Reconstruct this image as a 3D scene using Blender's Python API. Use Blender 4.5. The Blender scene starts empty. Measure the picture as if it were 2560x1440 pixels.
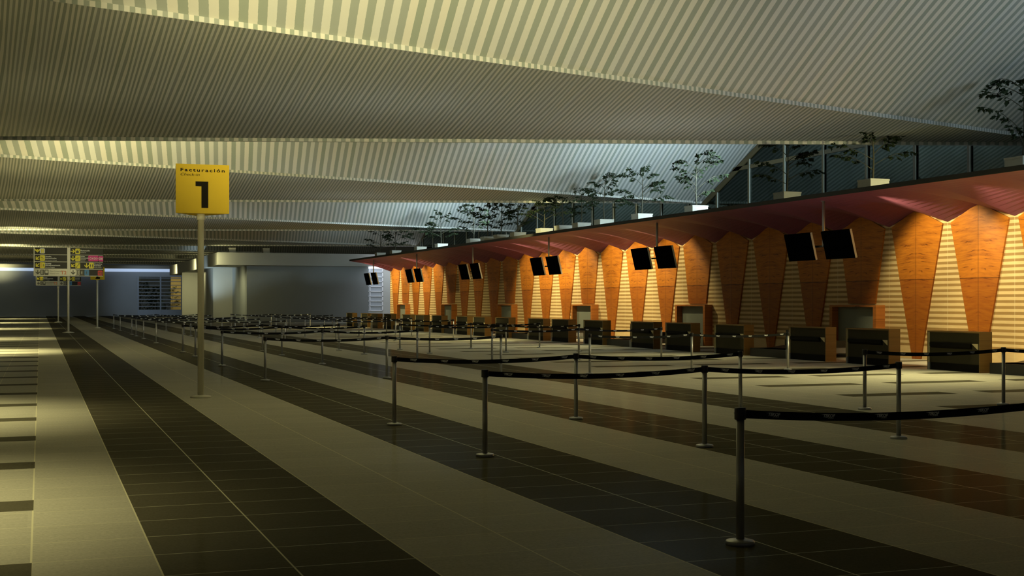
import bpy, math, random
from mathutils import Vector, Matrix

S = bpy.context.scene
COL = S.collection
R = random.Random(11)
# ------------------------------------------------------------------ camera frame
FPX, CAMH, HORIZON = 3230.0, 1.7, 758.0
YAW = math.atan(1180.0 / FPX)            # the hall axis is +Y; the camera looks this far to its right
CT, ST = math.cos(YAW), math.sin(YAW)


def cw(xc, zc):
    """plan point given across / along the camera axis -> world x, y"""
    return (xc * CT + zc * ST, -xc * ST + zc * CT)


# ------------------------------------------------------------------ mesh helper
class MB:
    def __init__(self):
        self.v, self.f, self.m, self.uv, self.sm = [], [], [], [], []

    def add(self, vs, fs, m=0, uvs=None, smooth=False):
        o = len(self.v)
        self.v += [tuple(p) for p in vs]
        for k, f in enumerate(fs):
            self.f.append([i + o for i in f])
            self.m.append(m)
            self.sm.append(smooth)
            self.uv.append(uvs[k] if uvs else None)
        return self

    def box(self, x0, x1, y0, y1, z0, z1, m=0):
        v = [(x0, y0, z0), (x1, y0, z0), (x1, y1, z0), (x0, y1, z0), (x0, y0, z1), (x1, y0, z1), (x1, y1, z1), (x0, y1, z1)]
        return self.add(v, [(3, 2, 1, 0), (4, 5, 6, 7), (0, 1, 5, 4), (1, 2, 6, 5), (2, 3, 7, 6), (3, 0, 4, 7)], m)

    def prism(self, pts, axis, a, b, m=0):
        """polygon pts in the two other axes, swept along axis from a to b"""
        n = len(pts)

        def P(p, t):
            return {'x': (t, p[0], p[1]), 'y': (p[0], t, p[1]), 'z': (p[0], p[1], t)}[axis]
        v = [P(p, a) for p in pts] + [P(p, b) for p in pts]
        fs = [tuple(range(n))[::-1], tuple(range(n, 2 * n))]
        fs += [(i, (i + 1) % n, n + (i + 1) % n, n + i) for i in range(n)]
        return self.add(v, fs, m)

    def lathe(self, prof, n=24, m=0, c=(0, 0), smooth=True):
        """profile of (radius, z) turned round z"""
        vs, fs = [], []
        for r, z in prof:
            for k in range(n):
                a = 2 * math.pi * k / n
                vs.append((c[0] + r * math.cos(a), c[1] + r * math.sin(a), z))
        for i in range(len(prof) - 1):
            for k in range(n):
                k2 = (k + 1) % n
                fs.append((i * n + k, i * n + k2, (i + 1) * n + k2, (i + 1) * n + k))
        self.add(vs, fs, m, smooth=smooth)
        o = len(self.v) - len(vs)
        self.add([], [])
        self.f.append([o + k for k in range(n)][::-1]); self.m.append(m); self.uv.append(None); self.sm.append(False)
        b = o + (len(prof) - 1) * n
        self.f.append([b + k for k in range(n)]); self.m.append(m); self.uv.append(None); self.sm.append(False)
        return self

    def tube(self, pts, rad, n=6, m=0):
        pts = [Vector(p) for p in pts]
        vs, fs = [], []
        for i, p in enumerate(pts):
            d = (pts[min(i + 1, len(pts) - 1)] - pts[max(i - 1, 0)]).normalized()
            u = d.cross(Vector((0.31, 0.93, 0.2))).normalized()
            w = d.cross(u)
            r = rad[i] if isinstance(rad, (list, tuple)) else rad
            for k in range(n):
                a = 2 * math.pi * k / n
                vs.append(p + u * (r * math.cos(a)) + w * (r * math.sin(a)))
        for i in range(len(pts) - 1):
            for k in range(n):
                k2 = (k + 1) % n
                fs.append((i * n + k, i * n + k2, (i + 1) * n + k2, (i + 1) * n + k))
        fs.append(tuple(range(n))[::-1])
        fs.append(tuple(range((len(pts) - 1) * n, len(pts) * n)))
        return self.add(vs, fs, m, smooth=True)

    def text(self, s, x, z, h, y, m=0, shear=0.0, spacing=1.0, bold=0.0, width=None, fn=None, align='L'):
        """lettering lying in the xz plane at depth y; h = cap height, (x, z) = baseline start"""
        vs, fs, w = text_mesh(s, shear, spacing, bold)
        k = h / 0.73
        kx = width / w if width else k
        x0 = x - (w * kx / 2 if align == 'C' else 0)
        f = fn or (lambda a, b: (a, y, b))
        return self.add([f(x0 + p[0] * kx, z + p[1] * k) for p in vs], fs, m)

    def build(self, name, mats, parent=None, loc=None):
        me = bpy.data.meshes.new(name)
        me.from_pydata(self.v, [], self.f)
        for mt in (mats if isinstance(mats, (list, tuple)) else [mats]):
            me.materials.append(mt)
        me.polygons.foreach_set('material_index', self.m)
        me.polygons.foreach_set('use_smooth', self.sm)
        if any(u for u in self.uv):
            L = me.uv_layers.new(name='UVMap')
            for p, u in zip(me.polygons, self.uv):
                if u:
                    for li, c in zip(p.loop_indices, u):
                        L.data[li].uv = c
        me.update()
        o = bpy.data.objects.new(name, me)
        COL.objects.link(o)
        if parent:
            o.parent = parent
        if loc:
            o.location = loc
        return o


_txt = {}


def text_mesh(s, shear=0.0, spacing=1.0, bold=0.0):
    key = (s, shear, spacing, bold)
    if key not in _txt:
        c = bpy.data.curves.new('lettering', 'FONT')
        c.body = s
        c.shear = shear
        c.space_character = spacing
        c.offset = bold
        c.resolution_u = 3
        c.fill_mode = 'FRONT'
        o = bpy.data.objects.new('lettering', c)
        COL.objects.link(o)
        bpy.context.view_layer.update()
        me = bpy.data.meshes.new_from_object(o.evaluated_get(bpy.context.evaluated_depsgraph_get()))
        vs = [tuple(v.co) for v in me.vertices]
        fs = [tuple(p.vertices) for p in me.polygons]
        bpy.data.objects.remove(o)
        bpy.data.curves.remove(c)
        bpy.data.meshes.remove(me)
        x0 = min(v[0] for v in vs)
        vs = [(v[0] - x0, v[1]) for v in vs]
        _txt[key] = (vs, fs, max(v[0] for v in vs))
    return _txt[key]


def thing(name, label, cat, loc=(0, 0, 0), group=None, rz=0.0):
    o = bpy.data.objects.new(name, None)
    o.empty_display_size = 0.2
    COL.objects.link(o)
    o.location = loc
    o.rotation_euler = (0, 0, rz)
    return tag(o, label, cat, group)


def tag(o, label, cat, group=None):
    o['label'] = label
    o['category'] = cat
    if group:
        o['group'] = group
    return o


def struct(o, label, cat):
    o['kind'] = 'structure'
    return tag(o, label, cat)


def dup(root, loc, label, rz=None):
    r = root.copy()
    COL.objects.link(r)
    r.location = loc
    if rz is not None:
        r.rotation_euler = (0, 0, rz)
    r['label'] = label
    for ch in list(root.children):
        c = ch.copy()
        COL.objects.link(c)
        c.parent = r
        for g in list(ch.children):
            d = g.copy()
            COL.objects.link(d)
            d.parent = c
    return r


ORD = ['first', 'second', 'third', 'fourth', 'fifth', 'sixth', 'seventh', 'eighth', 'ninth', 'tenth', 'eleventh', 'twelfth', 'thirteenth',
       'fourteenth', 'fifteenth', 'sixteenth', 'seventeenth', 'eighteenth', 'nineteenth', 'twentieth', 'twenty-first', 'twenty-second',
       'twenty-third', 'twenty-fourth', 'twenty-fifth', 'twenty-sixth']


# ------------------------------------------------------------------ materials
class NT:
    """tiny expression helper over a material's node tree"""

    def __init__(self, name):
        self.mat = bpy.data.materials.new(name)
        self.mat.use_nodes = True
        self.t = self.mat.node_tree
        self.b = self.t.nodes['Principled BSDF']

    def n(self, kind, **kw):
        nd = self.t.nodes.new(kind)
        for k, v in kw.items():
            setattr(nd, k, v)
        return nd

    def link(self, a, b):
        self.t.links.new(a, b)

    def put(self, sock, v):
        if hasattr(v, 'node'):
            self.link(v, sock)
        else:
            sock.default_value = v

    def math(self, op, a, b=0.0, c=None):
        nd = self.n('ShaderNodeMath', operation=op)
        self.put(nd.inputs[0], a)
        self.put(nd.inputs[1], b)
        if c is not None:
            self.put(nd.inputs[2], c)
        return nd.outputs[0]

    def mix(self, f, a, b):
        nd = self.n('ShaderNodeMix', data_type='RGBA')
        self.put(nd.inputs[0], f)
        self.put(nd.inputs[6], a)
        self.put(nd.inputs[7], b)
        return nd.outputs[2]

    def xyz(self, src):
        s = self.n('ShaderNodeSeparateXYZ')
        self.link(src, s.inputs[0])
        return s.outputs

    def coord(self, which='Object'):
        return self.n('ShaderNodeTexCoord').outputs[which]

    def noise(self, vec, scale, detail=3.0, rough=0.5, stretch=None):
        if stretch:
            mp = self.n('ShaderNodeMapping')
            mp.inputs['Scale'].default_value = stretch
            self.link(vec, mp.inputs[0])
            vec = mp.outputs[0]
        nd = self.n('ShaderNodeTexNoise')
        nd.inputs['Scale'].default_value = scale
        nd.inputs['Detail'].default_value = detail
        nd.inputs['Roughness'].default_value = rough
        self.link(vec, nd.inputs['Vector'])
        return nd.outputs['Fac']

    def comb(self, x, y, z):
        nd = self.n('ShaderNodeCombineXYZ')
        for s, v in zip(nd.inputs, (x, y, z)):
            self.put(s, v)
        return nd.outputs[0]

    def done(self, color=None, rough=None, metal=None, spec=None):
        if color is not None:
            self.put(self.b.inputs['Base Color'], color)
        if rough is not None:
            self.put(self.b.inputs['Roughness'], rough)
        if metal is not None:
            self.b.inputs['Metallic'].default_value = metal
        if spec is not None:
            self.put(self.b.inputs['Specular IOR Level'], spec)
        return self.mat


def c4(c):
    return (c[0], c[1], c[2], 1.0)


def plain(name, c, rough=0.5, metal=0.0, spec=0.5, var=0.06, scale=6.0, emit=None):
    t = NT(name)
    n = t.noise(t.coord(), scale, 3.0)
    col = t.mix(n, c4([v * (1 - var) for v in c]), c4([min(1, v * (1 + var)) for v in c]))
    t.done(col, rough, metal, spec)
    if emit:
        t.b.inputs['Emission Color'].default_value = c4(emit[0])
        t.b.inputs['Emission Strength'].default_value = emit[1]
    return t.mat


def floor_material():
    t = NT('polished_floor_tiles')
    pos = t.coord('Object')
    x, y, z = t.xyz(pos)
    W, ROW, X0, Y0 = 0.8153, 0.718, 0.723, 9.022
    kx = t.math('FLOOR', t.math('DIVIDE', t.math('SUBTRACT', x, X0), W))
    fy = t.math('FRACT', t.math('DIVIDE', t.math('SUBTRACT', y, Y0), ROW))
    fx = t.math('FRACT', t.math('DIVIDE', t.math('SUBTRACT', x, X0), W))
    band = t.math('LESS_THAN', t.math('MODULO', t.math('ADD', kx, 400.0), 4.0), 1.5)
    inside = t.math('MULTIPLY', t.math('GREATER_THAN', x, X0), t.math('LESS_THAN', x, X0 + 14 * W))
    dark = t.math('MULTIPLY', band, inside)
    # dark accent slabs: every fourth row, three tiles long, one tile apart
    row4 = t.math('FRACT', t.math('DIVIDE', t.math('SUBTRACT', y, Y0 - ROW), 4 * ROW))
    inrow = t.math('MULTIPLY', t.math('GREATER_THAN', row4, 0.045), t.math('LESS_THAN', row4, 0.25))

    def accent(x_edge):
        u = t.math('FRACT', t.math('DIVIDE', t.math('SUBTRACT', x, x_edge), 3.1))
        return t.math('LESS_THAN', u, 2.33 / 3.1)
    aR = t.math('MULTIPLY', accent(13.88), t.math('GREATER_THAN', x, 13.5))
    aL = t.math('MULTIPLY', accent(-0.05 - 2.33), t.math('LESS_THAN', x, -0.045))
    acc = t.math('MULTIPLY', inrow, t.math('ADD', aR, aL))
    dk = t.math('MAXIMUM', dark, acc)
    # thin pale joints
    near_x = t.math('MINIMUM', fx, t.math('SUBTRACT', 1.0, fx))
    near_y = t.math('MINIMUM', fy, t.math('SUBTRACT', 1.0, fy))
    jx = t.math('MULTIPLY', t.math('LESS_THAN', near_x, 0.0075), 1.0)
    jx = t.math('MULTIPLY', jx, t.math('GREATER_THAN', x, 0.6))
    jl = t.math('LESS_THAN', t.math('ABSOLUTE', t.math('ADD', x, 0.055)), 0.007)
    jl2 = t.math('LESS_THAN', t.math('ABSOLUTE', t.math('ADD', x, 0.79)), 0.006)
    jy = t.math('MULTIPLY', t.math('LESS_THAN', near_y, 0.0075), 0.75)
    # stone: fine speckle and long soft streaks across the hall, each tile a little different
    sp = t.noise(pos, 55.0, 4.0, 0.75, (0.6, 1.2, 1.0))
    st = t.noise(pos, 5.0, 3.0, 0.6, (0.5, 4.0, 1.0))
    ky = t.math('FLOOR', t.math('DIVIDE', t.math('SUBTRACT', y, Y0), ROW))
    wn = t.n('ShaderNodeTexWhiteNoise', noise_dimensions='2D')
    t.link(t.comb(kx, ky, 0.0), wn.inputs['Vector'])
    g = t.math('ADD', t.math('MULTIPLY', t.math('SUBTRACT', sp, 0.5), 1.5), t.math('MULTIPLY', t.math('SUBTRACT', st, 0.5), 0.35))
    g = t.math('ADD', g, t.math('MULTIPLY', t.math('SUBTRACT', wn.outputs[0], 0.5), 0.10))
    light = t.mix(t.math('ADD', g, 0.5), (0.33, 0.31, 0.24, 1), (0.66, 0.63, 0.52, 1))
    darkc = t.mix(t.math('ADD', g, 0.5), (0.075, 0.067, 0.043, 1), (0.15, 0.137, 0.095, 1))
    col = t.mix(dk, light, darkc)
    joint = t.math('MINIMUM', t.math('ADD', t.math('ADD', jx, t.math('ADD', jl, jl2)), jy), 1.0)
    keep = t.math('SUBTRACT', 1.0, t.math('MULTIPLY', acc, 1.0))
    col = t.mix(t.math('MULTIPLY', joint, keep), col, (0.74, 0.70, 0.50, 1))
    t.done(col, 0.55, 0.0, 0.0)
    gl = t.n('ShaderNodeBsdfGlossy')
    gl.inputs['Color'].default_value = (1, 1, 1, 1)
    t.put(gl.inputs['Roughness'], t.math('ADD', 0.06, t.math('MULTIPLY', st, 0.08)))
    lw = t.n('ShaderNodeLayerWeight')
    lw.inputs[0].default_value = 0.5
    f = t.math('ADD', 0.010, t.math('MULTIPLY', t.math('POWER', lw.outputs['Facing'], 12.0), 0.05))
    mx = t.n('ShaderNodeMixShader')
    t.link(f, mx.inputs[0])
    t.link(t.b.outputs[0], mx.inputs[1])
    t.link(gl.outputs[0], mx.inputs[2])
    t.link(mx.outputs[0], t.t.nodes['Material Output'].inputs[0])
    return t.mat


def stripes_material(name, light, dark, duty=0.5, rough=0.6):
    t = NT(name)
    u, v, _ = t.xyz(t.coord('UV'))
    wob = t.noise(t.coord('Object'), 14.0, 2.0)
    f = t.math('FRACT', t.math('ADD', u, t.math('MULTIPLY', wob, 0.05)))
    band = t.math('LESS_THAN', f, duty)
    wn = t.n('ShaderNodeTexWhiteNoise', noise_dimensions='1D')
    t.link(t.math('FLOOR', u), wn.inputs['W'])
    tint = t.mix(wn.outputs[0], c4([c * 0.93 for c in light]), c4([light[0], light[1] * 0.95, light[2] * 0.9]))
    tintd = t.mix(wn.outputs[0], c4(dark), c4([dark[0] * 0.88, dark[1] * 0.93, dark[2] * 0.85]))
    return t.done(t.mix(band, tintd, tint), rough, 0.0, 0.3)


def wood_material(name, mirrored=True, hi=(0.60, 0.215, 0.018), lo=(0.25, 0.055, 0.007), seam=2.42):
    t = NT(name)
    x, y, z = t.xyz(t.coord('Object'))
    ay = t.math('ABSOLUTE', y) if mirrored else y
    zz = t.math('ADD', z, t.math('MULTIPLY', ay, 0.10))
    vec = t.comb(0.37, ay, zz)
    band = t.noise(vec, 3.0, 4.0, 0.6, (1, 0.45, 3.4))
    fine = t.noise(vec, 24.0, 4.0, 0.7, (1, 0.10, 2.6))
    lines = t.noise(t.comb(0.1, ay, t.math('ADD', zz, t.math('MULTIPLY', band, 0.22))), 9.0, 2.0, 0.5, (1, 0.16, 2.2))
    dk = t.math('MULTIPLY', t.math('MAXIMUM', t.math('SUBTRACT', lines, 0.58), 0.0), 1.6)
    g = t.math('SUBTRACT', t.math('ADD', t.math('MULTIPLY', band, 0.62), t.math('MULTIPLY', fine, 0.58)), dk)
    ramp = t.n('ShaderNodeValToRGB')
    e = ramp.color_ramp.elements
    e[0].position, e[0].color = 0.33, c4([v * 0.45 for v in lo])
    e[1].position, e[1].color = 0.78, c4(hi)
    m = e.new(0.52)
    m.color = c4([(a * 0.55 + b * 0.45) for a, b in zip(lo, hi)])
    t.link(g, ramp.inputs[0])
    col = ramp.outputs[0]
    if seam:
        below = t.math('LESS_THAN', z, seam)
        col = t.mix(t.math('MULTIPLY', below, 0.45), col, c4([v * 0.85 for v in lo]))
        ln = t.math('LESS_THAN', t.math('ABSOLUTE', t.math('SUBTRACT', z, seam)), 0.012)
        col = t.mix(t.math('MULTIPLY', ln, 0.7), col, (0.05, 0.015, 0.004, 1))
        cr = t.math('LESS_THAN', ay, 0.012)
        col = t.mix(t.math('MULTIPLY', cr, 0.6), col, (0.07, 0.02, 0.005, 1))
    return t.done(col, 0.42, 0.0, 0.4)


def slat_wall_material():
    t = NT('striped_timber_wall')
    pos = t.coord('Object')
    x, y, z = t.xyz(pos)
    f = t.math('FRACT', t.math('DIVIDE', t.math('SUBTRACT', z, 0.36), 0.163))
    band = t.n('ShaderNodeMapRange', interpolation_type='SMOOTHSTEP')
    t.link(t.math('ABSOLUTE', t.math('SUBTRACT', f, 0.5)), band.inputs[0])
    band.inputs[1].default_value, band.inputs[2].default_value = 0.21, 0.27
    above = t.math('GREATER_THAN', z, 0.36)
    st = t.noise(pos, 2.2, 3.0, 0.6, (1, 1.0, 5.0))
    lightc = t.mix(st, (0.66, 0.45, 0.20, 1), (0.80, 0.62, 0.33, 1))
    darkc = t.mix(st, (0.33, 0.19, 0.065, 1), (0.40, 0.255, 0.095, 1))
    col = t.mix(t.math('MULTIPLY', t.math('SUBTRACT', 1.0, band.outputs[0]), above), lightc, darkc)
    jf = t.math('FRACT', t.math('DIVIDE', t.math('SUBTRACT', y, 28.54), 2.79))
    jn = t.math('MINIMUM', jf, t.math('SUBTRACT', 1.0, jf))
    col = t.mix(t.math('MULTIPLY', t.math('LESS_THAN', jn, 0.004), 0.45), col, (0.8, 0.68, 0.42, 1))
    return t.done(col, 0.5, 0.0, 0.35)


def soffit_material():
    t = NT('maroon_slatted_soffit')
    x, y, z = t.xyz(t.coord('Object'))
    f = t.math('FRACT', t.math('DIVIDE', x, 0.075))
    line = t.math('LESS_THAN', f, 0.22)
    col = t.mix(t.math('MULTIPLY', line, 0.45), (0.21, 0.060, 0.105, 1), (0.125, 0.036, 0.060, 1))
    return t.done(col, 0.55, 0.0, 0.3)


def glass_material(name, tint=(0.62, 0.76, 0.70), keep=0.36):
    t = NT(name)
    nt = t.t
    out = nt.nodes['Material Output']
    tr = t.n('ShaderNodeBsdfTransparent')
    tr.inputs[0].default_value = c4([c * keep for c in tint])
    gl = t.n('ShaderNodeBsdfGlossy')
    gl.inputs['Color'].default_value = (0.55, 0.66, 0.60, 1)
    gl.inputs['Roughness'].default_value = 0.02
    lw = t.n('ShaderNodeFresnel')
    lw.inputs[0].default_value = 1.45
    nz = t.noise(t.coord(), 0.7, 1.0)
    mx = t.n('ShaderNodeMixShader')
    t.link(t.math('ADD', lw.outputs[0], t.math('MULTIPLY', nz, 0.06)), mx.inputs[0])
    t.link(tr.outputs[0], mx.inputs[1])
    t.link(gl.outputs[0], mx.inputs[2])
    t.link(mx.outputs[0], out.inputs[0])
    return t.mat


def brushed(name, c, rough=0.35, stretch=(60, 60, 1.0)):
    t = NT(name)
    n = t.noise(t.coord(), 6.0, 2.0, 0.6, stretch)
    t.done(t.mix(n, c4([v * 0.85 for v in c]), c4(c)), t.math('ADD', rough, t.math('MULTIPLY', n, 0.12)), 0.65, 0.5)
    return t.mat


M = {}
M['floor'] = floor_material()
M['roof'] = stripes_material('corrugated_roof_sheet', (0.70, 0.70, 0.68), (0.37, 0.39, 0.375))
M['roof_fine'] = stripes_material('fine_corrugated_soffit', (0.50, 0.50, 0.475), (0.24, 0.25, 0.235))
M['roof_top'] = plain('roof_deck', (0.18, 0.18, 0.17), 0.8)
M['slat'] = slat_wall_material()
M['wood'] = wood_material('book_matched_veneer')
M['wood_frame'] = wood_material('door_frame_veneer', False, (0.52, 0.19, 0.035), (0.30, 0.085, 0.018), None)
M['desk_wood'] = wood_material('desk_oak_veneer', False, (0.27, 0.165, 0.050), (0.17, 0.10, 0.028), None)
M['soffit'] = soffit_material()
M['fascia'] = plain('canopy_edge_paint', (0.030, 0.028, 0.022), 0.6, spec=0.2)
M['plaster'] = plain('white_plaster', (0.42, 0.43, 0.41), 0.7, var=0.04, scale=1.2)
M['far_wall'] = plain('grey_plaster', (0.36, 0.38, 0.39), 0.8, var=0.10, scale=0.35)
M['band'] = plain('painted_band', (0.50, 0.50, 0.46), 0.6, var=0.04)
M['void'] = plain('dark_glazing', (0.012, 0.012, 0.012), 0.3)
M['led'] = plain('cool_light_strip', (0.6, 0.7, 0.85), 0.5, emit=((0.55, 0.68, 0.90), 0.42))  # no lamp: emission stands for bluish light falling on the soffit edge
M['lightbox'] = plain('lit_ceiling_panel', (0.9, 0.92, 0.95), 0.5, emit=((0.86, 0.92, 1.0), 1.6))
M['steel'] = brushed('brushed_steel', (0.46, 0.46, 0.45), 0.36)
M['post_paint'] = plain('cream_post_paint', (0.66, 0.63, 0.50), 0.35, spec=0.5, var=0.03)
M['black'] = plain('black_plastic', (0.016, 0.016, 0.015), 0.45)
M['belt'] = plain('black_webbing', (0.010, 0.010, 0.010), 0.7, spec=0.2)
M['print'] = plain('silver_print', (0.92, 0.94, 0.95), 0.5)
M['screen'] = plain('black_screen_back', (0.0015, 0.0015, 0.0015), 0.6, spec=0.0)
M['screen_edge'] = plain('pale_screen_edge', (0.78, 0.76, 0.66), 0.4)
M['yellow'] = plain('yellow_sign_panel', (0.60, 0.40, 0.001), 0.5, spec=0.25, var=0.02)
M['ink'] = plain('dark_sign_ink', (0.006, 0.004, 0.001), 0.6, spec=0.1)
M['sign_black'] = plain('black_sign_face', (0.014, 0.013, 0.011), 0.45, spec=0.25)
M['sign_grey'] = plain('silver_sign_face', (0.46, 0.44, 0.33), 0.30)
M['sign_white'] = plain('white_sign_letters', (0.90, 0.90, 0.84), 0.5)
M['sign_yellow'] = plain('yellow_pictogram', (0.93, 0.80, 0.03), 0.5)
M['sign_magenta'] = plain('magenta_gate_plate', (0.75, 0.005, 0.27), 0.5)
M['sign_blue'] = plain('blue_pictogram', (0.06, 0.25, 0.55), 0.5)
M['sign_red'] = plain('red_pictogram', (0.70, 0.02, 0.02), 0.5)
M['sign_ink'] = plain('grey_sign_ink', (0.06, 0.06, 0.04), 0.5)
M['orange_ink'] = plain('orange_sign_ink', (0.75, 0.22, 0.08), 0.5)
M['desk_front'] = plain('desk_front_board', (0.055, 0.049, 0.030), 0.7, spec=0.1)  # cream board coloured dark to carry the shade on the near fronts
M['desk_cream'] = plain('cream_desk_lining', (0.72, 0.62, 0.36), 0.5)
M['desk_black'] = plain('black_desk_trim', (0.006, 0.005, 0.003), 0.6, spec=0.1)
M['kick'] = plain('grey_kick_plate', (0.28, 0.29, 0.29), 0.4)
M['rubber'] = plain('conveyor_rubber', (0.05, 0.055, 0.05), 0.4)
M['door'] = plain('grey_green_door_leaf', (0.20, 0.215, 0.17), 0.5, var=0.04)
M['concrete'] = plain('pale_concrete_planter', (0.46, 0.45, 0.38), 0.7, var=0.08, scale=9.0)
M['soil'] = plain('dark_soil', (0.03, 0.022, 0.015), 0.9, var=0.3, scale=30)
M['bark'] = plain('dark_bark', (0.055, 0.052, 0.030), 0.8, var=0.3, scale=30)
M['leaf'] = plain('dark_green_leaf', (0.022, 0.033, 0.016), 0.7, spec=0.05, var=0.35, scale=9)
M['mullion'] = plain('bronze_mullion', (0.11, 0.085, 0.035), 0.5)
M['bead'] = plain('pale_glazing_bead', (0.50, 0.53, 0.47), 0.4)
M['glass'] = glass_material('green_tinted_glass')
M['clear'] = glass_material('clear_window_glass', (0.9, 0.93, 0.92), 0.9)
M['blue_frame'] = plain('blue_grey_frame', (0.32, 0.36, 0.42), 0.5)
M['outside'] = plain('sandy_garden_wall', (0.66, 0.52, 0.22), 0.7, var=0.10)
M['back'] = stripes_material('dim_back_cladding', (0.06, 0.068, 0.063), (0.033, 0.038, 0.035))

# ------------------------------------------------------------------ floor
mb = MB()
mb.add([(-40, -12, 0), (48, -12, 0), (48, 200, 0), (-40, 200, 0)], [(0, 1, 2, 3)])
struct(mb.build('floor', M['floor']), 'polished tile floor in light and dark lengthwise bands', 'floor')

# ------------------------------------------------------------------ folded roof
HE, HC, HP = 4.97, 5.07, 9.3             # eaves, crease and top, above the eye
EA = [15.9, 39.98, 63.96, 89.6, 113.4, 135.0, 157.0, 179.0]
FAN = (6.8, -14.9)


def hit(p, d, a, m):
    """plan: point p + s d on the line z = a + m x"""
    s = (a + m * p[0] - p[1]) / (d[1] - m * d[0])
    return (p[0] + s * d[0], p[1] + s * d[1])


def P3(xc, zc, h):
    x, y = cw(xc, zc)
    return (x, y, CAMH + h)


roof_end = []
for n, a in enumerate(EA):
    ix = (31.0 - ST * a) / (CT + 0.044 * ST)
    iz = a + 0.044 * ix
    cc = iz - 0.76 * ix
    if n == 0:
        xl = -3.0
    else:
        xl = (EA[n - 1] - cc) / (0.76 - 0.044)
        xl = max(xl + 0.6, -70.0)
    phi0 = math.atan2(xl - FAN[0], cc + 0.76 * xl - FAN[1])
    phi1 = math.atan2(ix - FAN[0], iz - FAN[1])
    mb = MB()
    N = 60
    pts = []
    dist = a - FAN[1]
    for i in range(N + 1):
        ph = phi0 + (phi1 - phi0) * i / N
        d = (math.sin(ph), math.cos(ph))
        c = hit(FAN, d, cc, 0.76)
        e = hit(FAN, d, a, 0.044)
        pts.append((c, e, e[0] / 0.142))
    for i in range(N):
        (c0, e0, u0), (c1, e1, u1) = pts[i], pts[i + 1]
        q = [P3(*c0, HC), P3(*c1, HC), P3(*e1, HC), P3(*e0, HC)]
        mb.add(q, [(0, 1, 2, 3)], 1, [[(u0, 0), (u1, 0), (u1, 1), (u0, 1)]])
    # lip along the eaves, continued to both sides of the soffit
    xs = [pts[0][1][0] - 30] + [p[1][0] for p in pts] + [pts[-1][1][0] + 24]
    for x0, x1 in zip(xs[:-1], xs[1:]):
        q = [P3(x0, a + 0.044 * x0, HE), P3(x1, a + 0.044 * x1, HE), P3(x1, a + 0.044 * x1, HC), P3(x0, a + 0.044 * x0, HC)]
        q2 = [P3(x0, a + 0.044 * x0, HE), P3(x1, a + 0.044 * x1, HE), P3(x1, a + 0.12 + 0.044 * x1, HE), P3(x0, a + 0.12 + 0.044 * x0, HE)]
        uv = [(x0 / 0.284, 0), (x1 / 0.284, 0), (x1 / 0.284, 1), (x0 / 0.284, 1)]
        mb.add(q, [(0, 1, 2, 3)], 0, [uv])
        mb.add(q2, [(0, 3, 2, 1)], 0, [uv])
        # clerestory upstand behind the eaves
        q3 = [P3(x0, a + 0.12 + 0.044 * x0, HE), P3(x1, a + 0.12 + 0.044 * x1, HE), P3(x1, a + 0.12 + 0.044 * x1, HP), P3(x0, a + 0.12 + 0.044 * x0, HP)]
        mb.add(q3, [(0, 1, 2, 3)], 2)
    # flat roof to the right of the fold (over the offices)
    xr = pts[-1][1][0]
    # bright sloping sheet
    cx = [xl - 12] + [pts[0][0][0] + (ix + 4.5 - pts[0][0][0]) * i / N for i in range(N + 1)]
    dmax = (HP - HC) / 0.42

    def uof(x):
        return 5.3 * (x - ix) + 0.0425 * (x - ix) ** 2
    ustep = 0.0
    for x0, x1 in zip(cx[:-1], cx[1:]):
        def B(x, d):
            return P3(x + 0.2229 * d, cc + 0.76 * x - d, HC + 0.42 * d)
        q = [B(x0, 0), B(x1, 0), B(x1, dmax), B(x0, dmax)]
        u0, u1 = uof(x0), uof(x1)
        mb.add(q, [(3, 2, 1, 0)], 0, [[(u0, 1), (u1, 1), (u1, 0), (u0, 0)]])
        # narrow tread at the crease
        t0, t1 = P3(x0, cc + 0.76 * x0, HC - 0.10), P3(x1, cc + 0.76 * x1, HC - 0.10)
        if x1 < ix:
            mb.add([t0, t1, q[1], q[0]], [(0, 1, 2, 3)], 0, [[(u0 * 2, 0), (u1 * 2, 0), (u1 * 2, 1), (u0 * 2, 1)]])
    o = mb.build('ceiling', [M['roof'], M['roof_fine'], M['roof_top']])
    struct(o, 'striped corrugated roof fold, %s from the camera' % ORD[n], 'ceiling')

mb = MB()
zt = CAMH + HP + 0.02
mb.add([(-60, -20, zt), (60, -20, zt), (60, 200, zt), (-60, 200, zt)], [(3, 2, 1, 0)])
struct(mb.build('ceiling', M['roof_top']), 'flat roof deck closing the folds from above', 'roof')

# ------------------------------------------------------------------ timber wall behind the desks
WX, WY0, WY1 = 25.1, 18.0, 95.8
mb = MB()
mb.box(WX, WX + 0.25, WY0, WY1, 0, 4.86)
struct(mb.build('wall_right', M['slat']), 'horizontally striped timber wall behind the check-in desks', 'wall')
PITCH, PY0 = 2.79, 29.93
DOORS = [3, 7, 11, 15, 19, 23]


def pillar(yc, door):
    mb = MB()
    z0 = 1.69 if door else 0.0
    zs = [z0, 4.06]
    half = (lambda z: 0.383 + 0.204 * z) if door else (lambda z: 0.20 + 0.25 * z)
    xe, xc = -0.05, -0.065
    L = [(xe, half(z), z) for z in zs]
    C = [(xc, 0.0, z0), (xc, 0.0, 4.56)]
    Rr = [(xe, -half(z), z) for z in zs]
    v = [L[0], C[0], Rr[0], L[1], C[1], Rr[1]]
    vb = [(0.0, p[1], p[2]) for p in v]
    v = v + vb
    f = [(0, 1, 4, 3), (1, 2, 5, 4), (0, 3, 9, 6), (2, 8, 11, 5), (3, 4, 10, 9), (4, 5, 11, 10), (0, 6, 7, 1), (1, 7, 8, 2), (6, 9, 10, 7), (7, 10, 11, 8)]
    mb.add(v, f)
    return mb


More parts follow.
